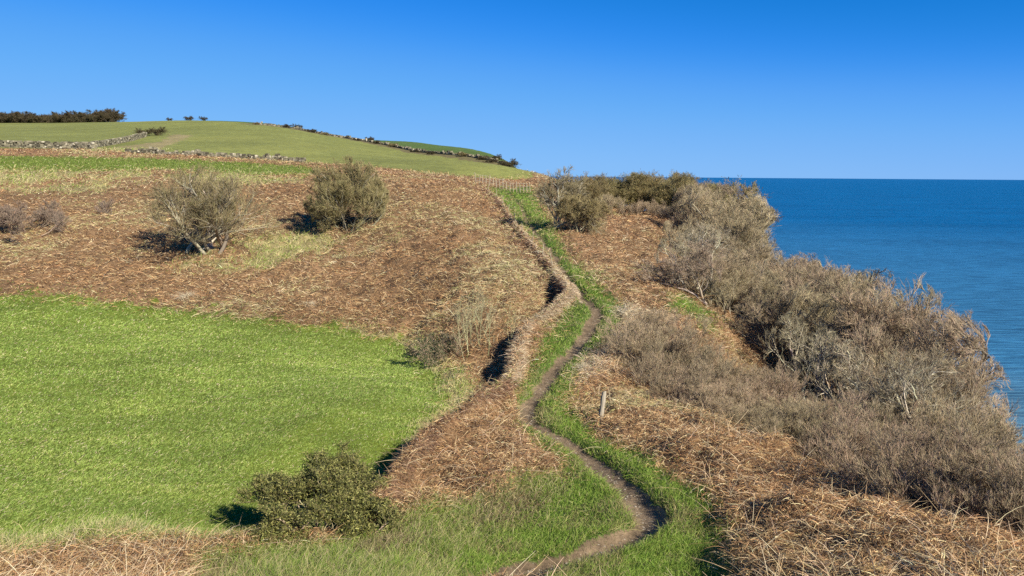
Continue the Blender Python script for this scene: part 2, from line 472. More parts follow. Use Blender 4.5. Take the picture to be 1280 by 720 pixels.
C[far] = C[far] * (0.85 + 0.3 * mot[far][:, None]) + np.array([0.05, 0.03, 0.0]) * (np.clip(mot[far] - 0.5, 0, 1)[:, None])
C[(z == 0) & (rr_ > 122)] = (0.15, 0.125, 0.055)
# far brackens between the strip and the wall are redder
farbr = (z == 0) & (rr_ > 84) & (rr_ <= 122)
C[farbr] *= np.array([1.1, 1.02, 1.0])
nV = len(X); a_, b_ = len(th), len(lr)
I = np.arange(nV).reshape(a_, b_)
Q = np.stack([I[:-1, :-1].ravel(), I[:-1, 1:].ravel(), I[1:, 1:].ravel(), I[1:, :-1].ravel()], 1)
ctr = nV
V = np.stack([X, Y, Zt], 1)
# faces wound so that normals face up: theta clockwise, radius outwards


def mat_ground():
    m = bpy.data.materials.new('ground_turf'); m.use_nodes = True
    nt = m.node_tree; N = nt.nodes; L = nt.links
    b = N['Principled BSDF']; b.inputs['Roughness'].default_value = 0.95; b.inputs['Specular IOR Level'].default_value = 0.15
    at = N.new('ShaderNodeVertexColor'); at.layer_name = 'Col'
    tc = N.new('ShaderNodeTexCoord')
    n1 = N.new('ShaderNodeTexNoise'); n1.inputs['Scale'].default_value = 9; n1.inputs['Detail'].default_value = 6; n1.inputs['Roughness'].default_value = 0.7
    n2 = N.new('ShaderNodeTexNoise'); n2.inputs['Scale'].default_value = 1.1; n2.inputs['Detail'].default_value = 5
    L.new(tc.outputs['Object'], n1.inputs['Vector']); L.new(tc.outputs['Object'], n2.inputs['Vector'])
    mr = N.new('ShaderNodeMapRange'); mr.inputs[1].default_value = 0.3; mr.inputs[2].default_value = 0.7; mr.inputs[3].default_value = 0.6; mr.inputs[4].default_value = 1.4
    L.new(n1.outputs[0], mr.inputs[0])
    mr2 = N.new('ShaderNodeMapRange'); mr2.inputs[1].default_value = 0.3; mr2.inputs[2].default_value = 0.7; mr2.inputs[3].default_value = 0.8; mr2.inputs[4].default_value = 1.2
    L.new(n2.outputs[0], mr2.inputs[0])
    mu = N.new('ShaderNodeMath'); mu.operation = 'MULTIPLY'; L.new(mr.outputs[0], mu.inputs[0]); L.new(mr2.outputs[0], mu.inputs[1])
    mx = N.new('ShaderNodeMix'); mx.data_type = 'RGBA'; mx.blend_type = 'MULTIPLY'; mx.inputs[0].default_value = 1
    L.new(at.outputs[0], mx.inputs[6]); L.new(mu.outputs[0], mx.inputs[7])
    L.new(mx.outputs[2], b.inputs['Base Color'])
    bp = N.new('ShaderNodeBump'); bp.inputs['Strength'].default_value = 0.7; bp.inputs['Distance'].default_value = 0.08
    L.new(n1.outputs[0], bp.inputs['Height']); L.new(bp.outputs[0], b.inputs['Normal'])
    return m


MG = mat_ground()
fz_ = z[Q[:, 0]]
for nm_, zs_ in (('path', (6,)), ('pasture', (1,)), ('hill_fields', (3, 5, 9)), ('ground', (0, 2, 4, 8, 10))):
    q_ = Q[np.isin(fz_, zs_)][:, ::-1]
    used_ = np.unique(q_); rm_ = np.zeros(nV, np.int64); rm_[used_] = np.arange(len(used_))
    g = new_obj(nm_, mesh_from(nm_, V[used_], rm_[q_], C[used_], smooth=True), MG); tag(g, kind='structure')

# ------------------------------------------------------------------ sea
rs = np.concatenate([[0], np.exp(np.linspace(math.log(40), math.log(60000), 60))])
ts = np.linspace(-PI, PI, 97)
T2, R2 = np.meshgrid(ts, rs, indexing='ij')
X2 = (R2 * np.sin(T2)).ravel(); Y2 = (R2 * np.cos(T2)).ravel()
I = np.arange(len(X2)).reshape(len(ts), len(rs))
Q = np.stack([I[:-1, :-1].ravel(), I[:-1, 1:].ravel(), I[1:, 1:].ravel(), I[1:, :-1].ravel()], 1)
me = mesh_from('sea', np.stack([X2, Y2, np.full(len(X2), SEA_Z)], 1), Q[:, ::-1])
m = bpy.data.materials.new('sea_water'); m.use_nodes = True
nt = m.node_tree; N = nt.nodes; L = nt.links; b = N['Principled BSDF']
b.inputs['Roughness'].default_value = 0.35; b.inputs['IOR'].default_value = 1.33
tc = N.new('ShaderNodeTexCoord')
mp = N.new('ShaderNodeMapping'); mp.inputs['Scale'].default_value = (0.08, 0.55, 1); mp.inputs['Rotation'].default_value = (0, 0, math.radians(-6))
L.new(tc.outputs['Object'], mp.inputs['Vector'])
nA = N.new('ShaderNodeTexNoise'); nA.inputs['Scale'].default_value = 1.0; nA.inputs['Detail'].default_value = 7; nA.inputs['Roughness'].default_value = 0.6
L.new(mp.outputs[0], nA.inputs['Vector'])
mp2 = N.new('ShaderNodeMapping'); mp2.inputs['Scale'].default_value = (0.006, 0.014, 1); L.new(tc.outputs['Object'], mp2.inputs['Vector'])
nB = N.new('ShaderNodeTexNoise'); nB.inputs['Scale'].default_value = 1.0; nB.inputs['Detail'].default_value = 4; L.new(mp2.outputs[0], nB.inputs['Vector'])
bp = N.new('ShaderNodeBump'); bp.inputs['Strength'].default_value = 0.8; bp.inputs['Distance'].default_value = 2.5
L.new(nA.outputs[0], bp.inputs['Height']); L.new(bp.outputs[0], b.inputs['Normal'])
# shallow sandy water near the foot of the cliff, deeper blue further out
ln = N.new('ShaderNodeVectorMath'); ln.operation = 'LENGTH'; L.new(tc.outputs['Object'], ln.inputs[0])
cm = N.new('ShaderNodeValToRGB'); mr = N.new('ShaderNodeMapRange'); mr.inputs[1].default_value = 100; mr.inputs[2].default_value = 900
L.new(ln.outputs['Value'], mr.inputs[0]); L.new(mr.outputs[0], cm.inputs[0])
e = cm.color_ramp.elements; e[0].position = 0.03; e[0].color = (0.11, 0.18, 0.185, 1); e[1].position = 1.0; e[1].color = (0.0, 0.085, 0.21, 1)
q = cm.color_ramp.elements.new(0.16); q.color = (0.035, 0.145, 0.25, 1)
mx = N.new('ShaderNodeMix'); mx.data_type = 'RGBA'; mx.blend_type = 'MULTIPLY'; mx.inputs[0].default_value = 1
md = N.new('ShaderNodeMath'); md.operation = 'ADD'; L.new(nA.outputs[0], md.inputs[0]); mB = N.new('ShaderNodeMath'); mB.operation = 'MULTIPLY'; mB.inputs[1].default_value = 0.3; L.new(nB.outputs[0], mB.inputs[0]); L.new(mB.outputs[0], md.inputs[1])
m3 = N.new('ShaderNodeMapRange'); m3.inputs[1].default_value = 0.43; m3.inputs[2].default_value = 0.87; m3.inputs[3].default_value = 0.45; m3.inputs[4].default_value = 1.75  # light crests and dark troughs of the ripples painted into the water colour
L.new(md.outputs[0], m3.inputs[0])
L.new(cm.outputs[0], mx.inputs[6]); L.new(m3.outputs[0], mx.inputs[7]); L.new(mx.outputs[2], b.inputs['Base Color'])
s_ = new_obj('sea', me, m); tag(s_, kind='structure')


# ------------------------------------------------------------------ ribbons (grass, bracken)
def unit(v):
    return v / (np.linalg.norm(v, axis=-1, keepdims=True) + 1e-9)


def ribbons(base, d0, Ln, Wd, curve, nseg, colr, tip=0.25):
    n = len(base)
    t = np.linspace(0, 1, nseg + 1)
    P = base[:, None] + d0[:, None] * (Ln[:, None] * t)[..., None] + curve[:, None] * (Ln[:, None] * t * t)[..., None]
    side = unit(np.cross(d0 + curve * 0.5, RNG.normal(size=(n, 3))))
    wprof = np.interp(t, [0, 0.35, 1], [0.8, 1, tip])
    O = side[:, None] * (Wd[:, None] * wprof * 0.5)[..., None]
    V = np.stack([P - O, P + O], 2)            # n, nseg+1, 2, 3
    idx = np.arange(n)[:, None] * (nseg + 1) * 2 + np.arange(nseg)[None] * 2
    Q = np.stack([idx, idx + 1, idx + 3, idx + 2], -1).reshape(-1, 4)
    C = np.repeat(colr, (nseg + 1) * 2, axis=0)
    return V.reshape(-1, 3), Q, C


class Acc:
    def __init__(s): s.V = []; s.Q = []; s.C = []; s.n = 0
    def add(s, V, Q, C):
        if len(V) == 0: return
        s.V.append(V); s.Q.append(Q + s.n); s.C.append(C); s.n += len(V)
    def build(s, name, mat, parent=None, smooth=False):
        return new_obj(name, mesh_from(name, np.vstack(s.V), np.vstack(s.Q), np.vstack(s.C), smooth), mat, parent)


def rand_dir(n, up_lo, up_hi):
    a = RNG.uniform(0, 2 * PI, n); e = np.radians(RNG.uniform(up_lo, up_hi, n))
    return np.stack([np.cos(a) * np.cos(e), np.sin(a) * np.cos(e), np.sin(e)], 1)


def sample(nc, r0=7.0, r1=70.0, t0=-43, t1=43):
    t = np.radians(RNG.uniform(t0, t1, nc)); r = np.exp(RNG.uniform(math.log(r0), math.log(r1), nc))
    return r * np.sin(t), r * np.cos(t)


def pal(n, cols, wts, jit=0.15):
    k = RNG.choice(len(cols), n, p=np.array(wts) / sum(wts))
    c = np.array(cols)[k]
    return np.clip(c * (1 + RNG.normal(size=(n, 1)) * jit) * (1 + RNG.normal(size=(n, 3)) * 0.04), 0.004, 0.9)


brk = Acc(); grs = Acc()
DENS = 1.0
# seaward slope limit: no strands under the sea or down the cliff
def land(x, y, zz):
    return zz > -16


BR_COLS = [(0.46, 0.28, 0.135), (0.60, 0.43, 0.23), (0.30, 0.165, 0.075), (0.10, 0.055, 0.03), (0.74, 0.57, 0.35), (0.41, 0.235, 0.115)]
ST_COLS = [(0.62, 0.50, 0.33), (0.50, 0.37, 0.22), (0.36, 0.25, 0.15), (0.68, 0.55, 0.38)]
GR_COLS = [(0.215, 0.33, 0.045), (0.285, 0.40, 0.07), (0.16, 0.235, 0.028), (0.44, 0.46, 0.13), (0.60, 0.52, 0.26)]


def populate(nc, r0, r1):
    x, y = sample(nc, r0, r1)
    zi = zone(x, y); h = Hmicro(x, y, zi); r = np.hypot(x, y)
    jx = x + RNG.normal(size=nc) * 0.011 * r; jy = y + RNG.normal(size=nc) * 0.02 * r
    z = zone(jx, jy)[0]; z[(zi[0] == 6) | ((z == 6) & (zi[0] != 6))] = 6
    z[(z == 6) & (zi[0] != 6)] = zi[0][(z == 6) & (zi[0] != 6)]
    ok = land(x, y, h)
    P = np.stack([x, y, h], 1)
    px = r / 768.0                                   # metres per pixel there
    mott = fbm(x, y, 2.2, 211, 3); mott2 = fbm(x, y, 7, 223, 3)
    # bracken ------------------------------------------------
    m = ok & (z == 0) & (RNG.random(nc) < 0.8)
    if m.any():
        k = int(m.sum()); p = P[m]; rp = px[m]; rr = r[m]
        hue_ = np.clip((fbm(x[m], y[m], 6.5, 551, 3) - 0.5) * 2.4, -1, 1)[:, None]
        # short crumpled fronds
        wb = np.clip((mott[m] - 0.35) * 3, 0, 1)
        c = pal(k, BR_COLS, [4, 2.6, 3.6, 3.0, 1.3, 3.2], 0.28) * (0.7 + 0.35 * mott2[m] + 0.25 * mott[m])[:, None]
        rightside = (x[m] > 1.5) & (rr < 24)
        c[rightside] *= np.array([1.12, 1.14, 1.1])
        left = (x[m] < 0) & (rr < 75)
        c[left] *= np.array([1.0, 1.0, 0.95])
        # patches where the bracken has thinned to straw and olive turf
        pt_ = np.clip((fbm(x[m], y[m], 5.0, 411, 4) - 0.52) * 6, 0, 1)
        sw = (RNG.random(k) < pt_ * 0.75) & (rr > 20)
        c[sw] = pal(int(sw.sum()), [(0.50, 0.42, 0.20), (0.36, 0.34, 0.12), (0.62, 0.50, 0.28)], [2, 1.2, 2])
        c = c * (1 + hue_ * np.array([0.02, -0.06, -0.10]))
        d = rand_dir(k, -5, 55)
        Ln = RNG.uniform(0.06, 0.24, k) * np.clip(rr / 20, 0.8, 1.8)
        cv = np.stack([RNG.normal(0, 0.3, k), RNG.normal(0, 0.3, k), RNG.uniform(-0.7, -0.1, k)], 1)
        Wd = np.maximum(RNG.uniform(0.004, 0.013, k), rp * 0.40)
        p2 = p + np.array([0, 0, 1]) * RNG.uniform(-0.02, 0.14, k)[:, None]
        brk.add(*ribbons(p2, d, Ln, Wd, cv, 2, c))
        # long arching stems
        s = RNG.random(k) < np.interp(rr, [8, 16, 30, 60], [0.03, 0.03, 0.012, 0.003])
        k2 = int(s.sum())
        c = pal(k2, [BR_COLS[1], BR_COLS[4], BR_COLS[0], (0.70, 0.55, 0.36)], [3, 3, 2, 1.6])
        d = rand_dir(k2, 5, 60)
        Ln = RNG.uniform(0.3, 0.8, k2); cv = np.stack([RNG.normal(0, 0.12, k2), RNG.normal(0, 0.12, k2), RNG.uniform(-0.6, -0.15, k2)], 1)
        Wd = np.maximum(RNG.uniform(0.004, 0.007, k2), rp[s] * 0.4)
        brk.add(*ribbons(p[s] + np.array([0, 0, 0.03]), d, Ln, Wd, cv, 4, c, 0.4))
    # straw ----------------------------------------------------
    m = ok & (z == 4)
    k = int(m.sum())
    if k:
        c = pal(k, ST_COLS, [3, 3, 2, 1.5]); d = rand_dir(k, 0, 60)
        Ln = RNG.uniform(0.15, 0.42, k); cv = np.stack([RNG.normal(-.1, 0.25, k), RNG.normal(0, 0.25, k), RNG.uniform(-0.8, -0.2, k)], 1)
        grs_ = np.maximum(RNG.uniform(0.004, 0.009, k), px[m] * 0.5)
        brk.add(*ribbons(P[m], d, Ln, grs_, cv, 2, c))
    # a little trodden grass creeping into the path
    m = ok & (z == 6) & (RNG.random(nc) < 0.22 * np.clip((zi[1] - 0.10) / 0.2, 0.1, 1))
    k = int(m.sum())
    if k:
        c = pal(k, [(0.20, 0.24, 0.06), (0.30, 0.24, 0.13), (0.16, 0.11, 0.07)], [2, 2, 3])
        grs.add(*ribbons(P[m], rand_dir(k, 5, 60), RNG.uniform(0.03, 0.1, k), np.maximum(RNG.uniform(0.004, 0.008, k), px[m] * 0.4), np.zeros((k, 3)), 1, c))
    # green areas ----------------------------------------------
    for zz, hgt, dens, cw, straw in ((1, 0.075, 1.0, [4, 3, 3, 1.3, 0.35], 0.0), (2, 0.15, 1, [4, 3.2, 4, 1.2, 0.35], 0), (8, 0.2, 0.8, [1.0, 1.2, 1.0, 1.4, 6], 0),
                                     (10, 0.2, 1.0, [2.2, 2.2, 3.2, 2, 3.6], 0), (5, 0.12, 0.8, [3, 4, 1.5, 2, .5], 0)):
        m = ok & (z == zz) & (RNG.random(nc) < dens)
        k = int(m.sum())
        if not k: continue
        rr = r[m]
        c = pal(k, GR_COLS, cw, 0.08)
        if zz == 1: c = c * np.array([1.18, 1.10, 1.5])
        if zz == 1:      # pasture: paler wind-combed streaks
            st = np.clip((fbm(x[m] * 0.6 + y[m] * 0.5, y[m] * 1.6, 1.3, 301, 4) - 0.5) * 4, -1, 1)[:, None]
            c = c * (1 + 0.13 * st) + np.array([0.05, 0.035, 0.012]) * np.clip(st, 0, 1)
        if zz == 5: c = c * np.array([0.88, 0.82, 1.0])
        if zz == 10:
            dry = RNG.random(k) < np.clip((fbm(x[m], y[m], 1.4, 501, 3) - 0.46) * 3.2, 0.08, 0.7)
            c[dry] = pal(int(dry.sum()), [(0.46, 0.37, 0.20), (0.34, 0.29, 0.13), (0.20, 0.13, 0.065)], [3, 2, 2])
            c = c * 0.9
        if zz == 2:
            tp = np.clip((fbm(x[m], y[m], 0.9, 521, 3) - 0.45) * 3, 0, 0.55) + 0.35 * np.exp(-((zi[1][m] - 0.25) / 0.25) ** 2)
            dry = RNG.random(k) < tp
            c[dry] = pal(int(dry.sum()), [(0.36, 0.34, 0.12), (0.24, 0.20, 0.09), (0.46, 0.38, 0.2)], [3, 2, 1])
        if zz == 1: c = c * (0.84 + 0.32 * mott2[m])[:, None]
        d = rand_dir(k, 20, 85)
        lean = np.array([0.55, 0.35, 0]) if zz == 1 else np.array([0.1, 0, 0])
        d = unit(d + lean)
        Ln = RNG.uniform(0.5, 1.4, k) * hgt * np.clip(rr / 30, 1, 1.8) * (0.6 + 0.9 * mott[m])
        cv = np.stack([RNG.normal(0.1, 0.2, k), RNG.normal(0, 0.2, k), RNG.uniform(-0.6, -0.05, k)], 1)
        Wd = np.maximum(RNG.uniform(0.003, 0.006, k), px[m] * 0.42)
        grs.add(*ribbons(P[m], d, Ln, Wd, cv, 2, c, 0.15))


populate(480000, 7.4, 16)
populate(560000, 16, 40)
populate(480000, 40, 118)
# dead grass hanging over the field bank
def bank_straw(n):
    f = RNG.random(n) ** 0.75; j = np.minimum(f * (len(BANK) - 1), len(BANK) - 1.001); i = j.astype(int); a = (j - i)[:, None]
    p0 = BANK[i] * (1 - a) + BANK[i + 1] * a
    tg = BANK[i + 1] - BANK[i]; tg = tg / np.linalg.norm(tg, axis=1, keepdims=True); nl = np.stack([-tg[:, 1], tg[:, 0]], 1)   # left
    off = np.where(RNG.random(n) < 0.35, RNG.uniform(-0.17, 0.1, n) , RNG.uniform(0.1, 1.3, n))
    q = p0 + nl * off[:, None]
    h = Hmicro(q[:, 0], q[:, 1]); r = np.hypot(q[:, 0], q[:, 1])
    pale = ((f > 0.28) & (f < 0.66) & (off < 0.14)) | ((f >= 0.62) & (off > -0.05) & (off < 0.06)) | (RNG.random(n) < 0.08)
    upg = (f >= 0.62) & (off < -0.08); keep_ = ~(upg & (RNG.random(n) < 0.75))
    c = np.where(pale[:, None], pal(n, ST_COLS, [3, 3, 2, 1.5]), pal(n, [(0.30, 0.17, 0.10), (0.42, 0.28, 0.17), (0.18, 0.10, 0.065), (0.09, 0.05, 0.035)], [3, 2, 3, 2]))  # bracken browns, darkened so the bank face's shade is in their colour
    sgn = np.where(off > 0.05, 1.0, -1.0)
    d = unit(np.concatenate([nl * sgn[:, None] * RNG.uniform(0, 0.8, (n, 1)), RNG.uniform(0.1, 1.0, (n, 1))], 1) + RNG.normal(size=(n, 3)) * 0.35)
    cv = np.concatenate([nl * sgn[:, None] * 0.3, RNG.uniform(-1.0, -0.3, (n, 1))], 1)
    brk.add(*ribbons(np.stack([q[:, 0], q[:, 1], h], 1), d, RNG.uniform(0.08, 0.27, n) * np.where(f > 0.62, 0.7, 1.0) * keep_, np.maximum(RNG.uniform(0.004, 0.01, n), r / 768 * 0.5), cv, 2, c))


bank_straw(80000)
# clean edge of loose stems standing up over the seaward mound and the bottom left corner
def stems(n, u0, u1, dlo, dhi, lo, hi, elo, ehi, cols=((0.66, 0.5, 0.32), (0.5, 0.36, 0.22), (0.36, 0.2, 0.1))):
    u = RNG.uniform(u0, u1, n); d = RNG.uniform(dlo, dhi, n)
    x = (u - 640) / F * d; y = d
    zi = zone(x, y); h = Hmicro(x, y, zi); ok = np.isin(zi[0], [0, 8, 4])
    x, y, h = x[ok], y[ok], h[ok]; k = len(x)
    dd = rand_dir(k, elo, ehi); Ln = RNG.uniform(lo, hi, k)
    cv = np.stack([RNG.normal(0, 0.15, k), RNG.normal(0, 0.15, k), RNG.uniform(-0.7, -0.15, k)], 1)
    brk.add(*ribbons(np.stack([x, y, h], 1), dd, Ln, np.maximum(RNG.uniform(0.004, 0.006, k), d[ok] / 768 * 0.4), cv, 5, pal(k, cols, [3, 2, 1])))


stems(650, 760, 1290, 8.5, 20, 0.4, 0.9, 5, 55)
stems(130, -30, 320, 10.5, 12.6, 0.4, 1.0, 20, 70)
stems(350, 470, 660, 12, 20, 0.5, 1.0, 15, 60)

o = brk.build('bracken', M_STRAND); tag(o, 'matted rusty brown dead bracken and straw lying over the slopes', 'bracken', kind='stuff')
o = grs.build('grass', M_GRASS); tag(o, 'green grass blades of the pasture and of the verges along the path', 'grass', kind='stuff')


# ------------------------------------------------------------------ tubes and shrubs
def tubes(P, Rad, k, colr):
    """P (M,n,3) centre lines, Rad (M,n) radii, colr (M,3)"""
    M, n, _ = P.shape
    tg = np.empty_like(P); tg[:, 1:-1] = P[:, 2:] - P[:, :-2]; tg[:, 0] = P[:, 1] - P[:, 0]; tg[:, -1] = P[:, -1] - P[:, -2]
    tg = unit(tg)
    ref = unit(np.cross(tg[:, :1], RNG.normal(size=(M, 1, 3))))
    a = unit(ref - tg * (ref * tg).sum(-1, keepdims=True)); b = np.cross(tg, a)
    ang = np.arange(k) * 2 * PI / k
    V = P[:, :, None] + Rad[:, :, None, None] * (a[:, :, None] * np.cos(ang)[None, None, :, None] + b[:, :, None] * np.sin(ang)[None, None, :, None])
    base = np.arange(M)[:, None, None] * n * k + np.arange(n - 1)[None, :, None] * k
    j = np.arange(k)[None, None]
    Q = np.stack([base + j, base + (j + 1) % k, base + k + (j + 1) % k, base + k + j], -1).reshape(-1, 4)
    return V.reshape(-1, 3), Q, np.repeat(colr, n * k, axis=0)


def grow(base, d, Ln, nseg, wob, trop):
    M = len(base)
    P = np.zeros((M, nseg + 1, 3)); P[:, 0] = base
    d = unit(d.copy())
    for s in range(nseg):
        P[:, s + 1] = P[:, s] + d * (Ln / nseg)[:, None]
        d = unit(d + RNG.normal(size=(M, 3)) * wob + trop)
    return P


def spawn(P, Ln, kids, t0, ang, ratio, up):
    """children of every branch"""
    M, n, _ = P.shape
    t = t0 + (1 - t0) * (np.arange(kids)[None] + RNG.random((M, kids))) / kids
    f = t * (n - 1); i = np.minimum(f.astype(int), n - 2); a = (f - i)[..., None]
    m = np.arange(M)[:, None]
    b = P[m, i] * (1 - a) + P[m, i + 1] * a
    tg = unit(P[m, i + 1] - P[m, i])
    rd = unit(np.cross(tg, RNG.normal(size=tg.shape)))
    an = np.radians(RNG.uniform(ang[0], ang[1], t.shape))[..., None]
    d = unit(tg * np.cos(an) + rd * np.sin(an) + np.array([0, 0, up]))
    L = Ln[:, None] * ratio * (1.15 - 0.55 * t) * RNG.uniform(0.7, 1.25, t.shape)
    return b.reshape(-1, 3), d.reshape(-1, 3), L.ravel()


def shrub_mesh(name, seed, height=4.0, stems=5, spread=35, lean=(0, 0), kids=(7, 7, 8, 7), wob=0.16, up=0.15, trop=0.05, r0=0.055,
               bark=(0.30, 0.26, 0.20), twig=(0.26, 0.20, 0.15), twig2=None, ratio=(0.62, 0.60, 0.62, 0.8), leaf=None, leafn=0, leafs=0.05,
               mincut=None, baser=0.25, first=0.55, droop=0.0, t0=0.25, tw_r=0.003, flat=1.0, env=None):
    global RNG
    RNG = np.random.default_rng(seed)
    base = np.stack([RNG.normal(0, baser, stems), RNG.normal(0, baser, stems), np.full(stems, -0.1)], 1)
    a = RNG.uniform(0, 2 * PI, stems) if stems > 1 else np.zeros(1)
    a = np.arange(stems) * 2 * PI / stems + RNG.uniform(-.5, .5, stems)
    e = np.radians(RNG.uniform(spread * 0.3, spread, stems))
    d = np.stack([np.cos(a) * np.sin(e), np.sin(a) * np.sin(e), np.cos(e)], 1) + np.array([lean[0], lean[1], 0]) * 0.7
    L0 = height * first * RNG.uniform(0.8, 1.15, stems)
    tr = np.array([lean[0] * 0.12, lean[1] * 0.12, trop])
    levels = []
    P = grow(base, d, L0, 8, wob, tr); levels.append((P, L0, r0, 5))
    Lp = L0; rr = r0
    for li, k in enumerate(kids):
        b, dd, Ln = spawn(P, Lp, k, t0 if li else max(t0, 0.25), ((24, 62), (22, 58), (15, 46), (12, 40))[li], ratio[li], up * (1, 1, 1.4, 1.8)[li])
        nseg = (6, 5, 3, 2)[li]
        P = grow(b, dd, Ln, nseg, wob * (1.1 + 0.3 * li), np.array([lean[0] * 0.2, lean[1] * 0.2, trop - droop]))
        rr *= (0.40, 0.42, 0.5, 0.7)[li]
        levels.append((P, Ln, max(rr, tw_r), (4, 3, 3, 3)[li])); Lp = Ln
    sc_ = height / max(lv[0][..., 2].max() for lv in levels)
    if env is not None:      # wind-clipped outline: pull long shoots back to a rounded crown
        cz, ra, rb = env
        for q_ in range(1, len(levels)):
            Pq = levels[q_][0] * sc_
            v_ = Pq - np.array([lean[0] * height * 0.6, lean[1] * height * .6, cz]); rn = np.linalg.norm(v_ / np.array([ra, ra, rb]), axis=-1, keepdims=True)
            rn = rn * (1 + (0.10 if height > 2 else 0.22) * np.sin(v_[..., :1] * (3.1 if height > 2 else 6.3)) * np.cos(v_[..., 1:2] * 2.7))
            Pq = Pq + v_ * (np.where(rn > 1, (1 + (rn - 1) * 0.12) / np.maximum(rn, 1e-6), 1) - 1)
            levels[q_] = (Pq / sc_,) + levels[q_][1:]
    parts = {}
    fl = np.array([1, 1, flat])
    for nm, idx in (('trunk', (0,)), ('crown', tuple(range(1, len(levels))))):
        A_ = Acc()
        for i in idx:
            Pp, Ln, r_, k_ = levels[i]
            if mincut is not None:
                keep = Pp[:, -1, 2] * sc_ > mincut if i > 2 else np.ones(len(Pp), bool)
                Pp = Pp[keep]
            nn = Pp.shape[1]
            rad = np.tile(np.linspace(1.0, 0.45, nn), (len(Pp), 1)) * r_ * RNG.uniform(0.75, 1.25, (len(Pp), 1))
            if i <= 2: cc = pal(len(Pp), [bark], [1], 0.18)
            else: cc = pal(len(Pp), [twig, twig2 or twig], [1, 1], 0.22)
            V, Q, Cc = tubes(Pp * sc_ * fl, rad, k_, cc)
            A_.add(V, Q, Cc)
        if nm == 'twigs': pass
        parts[nm] = mesh_from(nm, np.vstack(A_.V), np.vstack(A_.Q), np.vstack(A_.C), smooth=(nm == 'trunk'))
        parts[nm].materials.append(M_TWIG)
    if leafn:
        Pp = levels[-1][0] * sc_ * fl
        n = len(Pp); m_ = RNG.integers(0, n, leafn); tt = RNG.random(leafn)[:, None]
        c0 = Pp[m_, 0] * (1 - tt) + Pp[m_, -1] * tt + RNG.normal(0, 0.04, (leafn, 3))
        V, Q, Cc = ribbons(c0, rand_dir(leafn, -40, 85), np.full(leafn, leafs) * RNG.uniform(.6, 1.5, leafn), np.full(leafn, leafs * 0.45), np.zeros((leafn, 3)), 1, pal(leafn, leaf, [1] * len(leaf), 0.2), 0.4)
        parts['foliage'] = mesh_from('foliage', V, Q, Cc); parts['foliage'].materials.append(M_LEAF)
    return parts


def place(parts, name, loc, label, cat, group=None, rz=0.0, s=1.0, names=None):
    e_ = empty(name, loc, label, cat, group, rz, s)
    for nm, me in parts.items():
        o = bpy.data.objects.new(nm, me); col.objects.link(o); o.parent = e_
    return e_


def gz(x, y):
    xa = np.array([x], float); ya = np.array([y], float)
    return float(Hmicro(xa, ya)[0])


def at(u, d):
    """world point on the ground d metres ahead under photo column u"""
    zz = 0.0
    for _ in range(6):
        c = d * cp - zz * sp
        x = (u - 640) / F * c
        zz = gz(x, d)
    return np.array([x, d, zz])


BARE = []
GREY = dict(bark=(0.22, 0.185, 0.125), twig=(0.44, 0.335, 0.205), twig2=(0.30, 0.235, 0.135))
OLIVE = dict(bark=(0.28, 0.24, 0.15), twig=(0.34, 0.28, 0.12), twig2=(0.26, 0.20, 0.10))
PURP = dict(bark=(0.30, 0.22, 0.16), twig=(0.44, 0.325, 0.205), twig2=(0.30, 0.235, 0.135))
bare = [shrub_mesh('b', 11 + i, 4.2, env=(2.1, 2.1, 2.1), stems=(4, 6, 3)[i % 3], spread=(38, 50, 30)[i % 3], kids=(7, 7, 8, 7), r0=0.07, wob=0.18, t0=0.2, **GREY) for i in range(4)]
greeny = [shrub_mesh('g', 71 + i, 3.8, env=(1.9, 2.0, 1.95), stems=5, spread=45, kids=(7, 7, 8, 7), r0=0.045, wob=0.2, t0=0.15, bark=(0.30, 0.26, 0.17), twig=(0.42, 0.35, 0.19), twig2=(0.30, 0.25, 0.13)) for i in range(2)]
pale = [shrub_mesh('p', 31 + i, 4.4, env=(2.3, 2.1, 2.1), stems=4, spread=36, kids=(6, 6, 7, 6), r0=0.075, t0=0.4, wob=0.2, bark=(0.52, 0.46, 0.34), twig=(0.40, 0.33, 0.22), twig2=(0.32, 0.26, 0.16)) for i in range(2)]
low = [shrub_mesh('l', 41 + i, 2.0, stems=15, spread=48, kids=(7, 6, 6, 5), r0=0.018, wob=0.11, up=0.32, baser=0.6, t0=0.12, tw_r=0.0026, **PURP) for i in range(3)]
oliv = [shrub_mesh('o', 51 + i, 4.0, stems=5, spread=50, kids=(7, 7, 8, 7), r0=0.05, wob=0.18, t0=0.1, leaf=[(0.20, 0.165, 0.06), (0.29, 0.22, 0.09), (0.13, 0.11, 0.04)], leafn=11000, leafs=0.09, **OLIVE) for i in range(3)]

SIL = np.array([(640, 205), (700, 218), (740, 224), (760, 223), (800, 223), (822, 217), (845, 222), (868, 232), (900, 230), (925, 238), (940, 256), (958, 278), (975, 300), (1000, 322), (1040, 332), (1080, 334), (1110, 348), (1140, 372), (1160, 420), (1175, 456), (1200, 490), (1230, 520), (1260, 552), (1290, 590), (1330, 625)], float)
VR = np.random.default_rng(5)
ORD = ['first', 'second', 'third', 'fourth', 'fifth', 'sixth', 'seventh', 'eighth', 'ninth', 'tenth', 'eleventh', 'twelfth', 'thirteenth', 'fourteenth', 'fifteenth', 'sixteenth', 'seventeenth', 'eighteenth', 'nineteenth', 'twentieth', 'twenty-first', 'twenty-second', 'twenty-third', 'twenty-fourth']


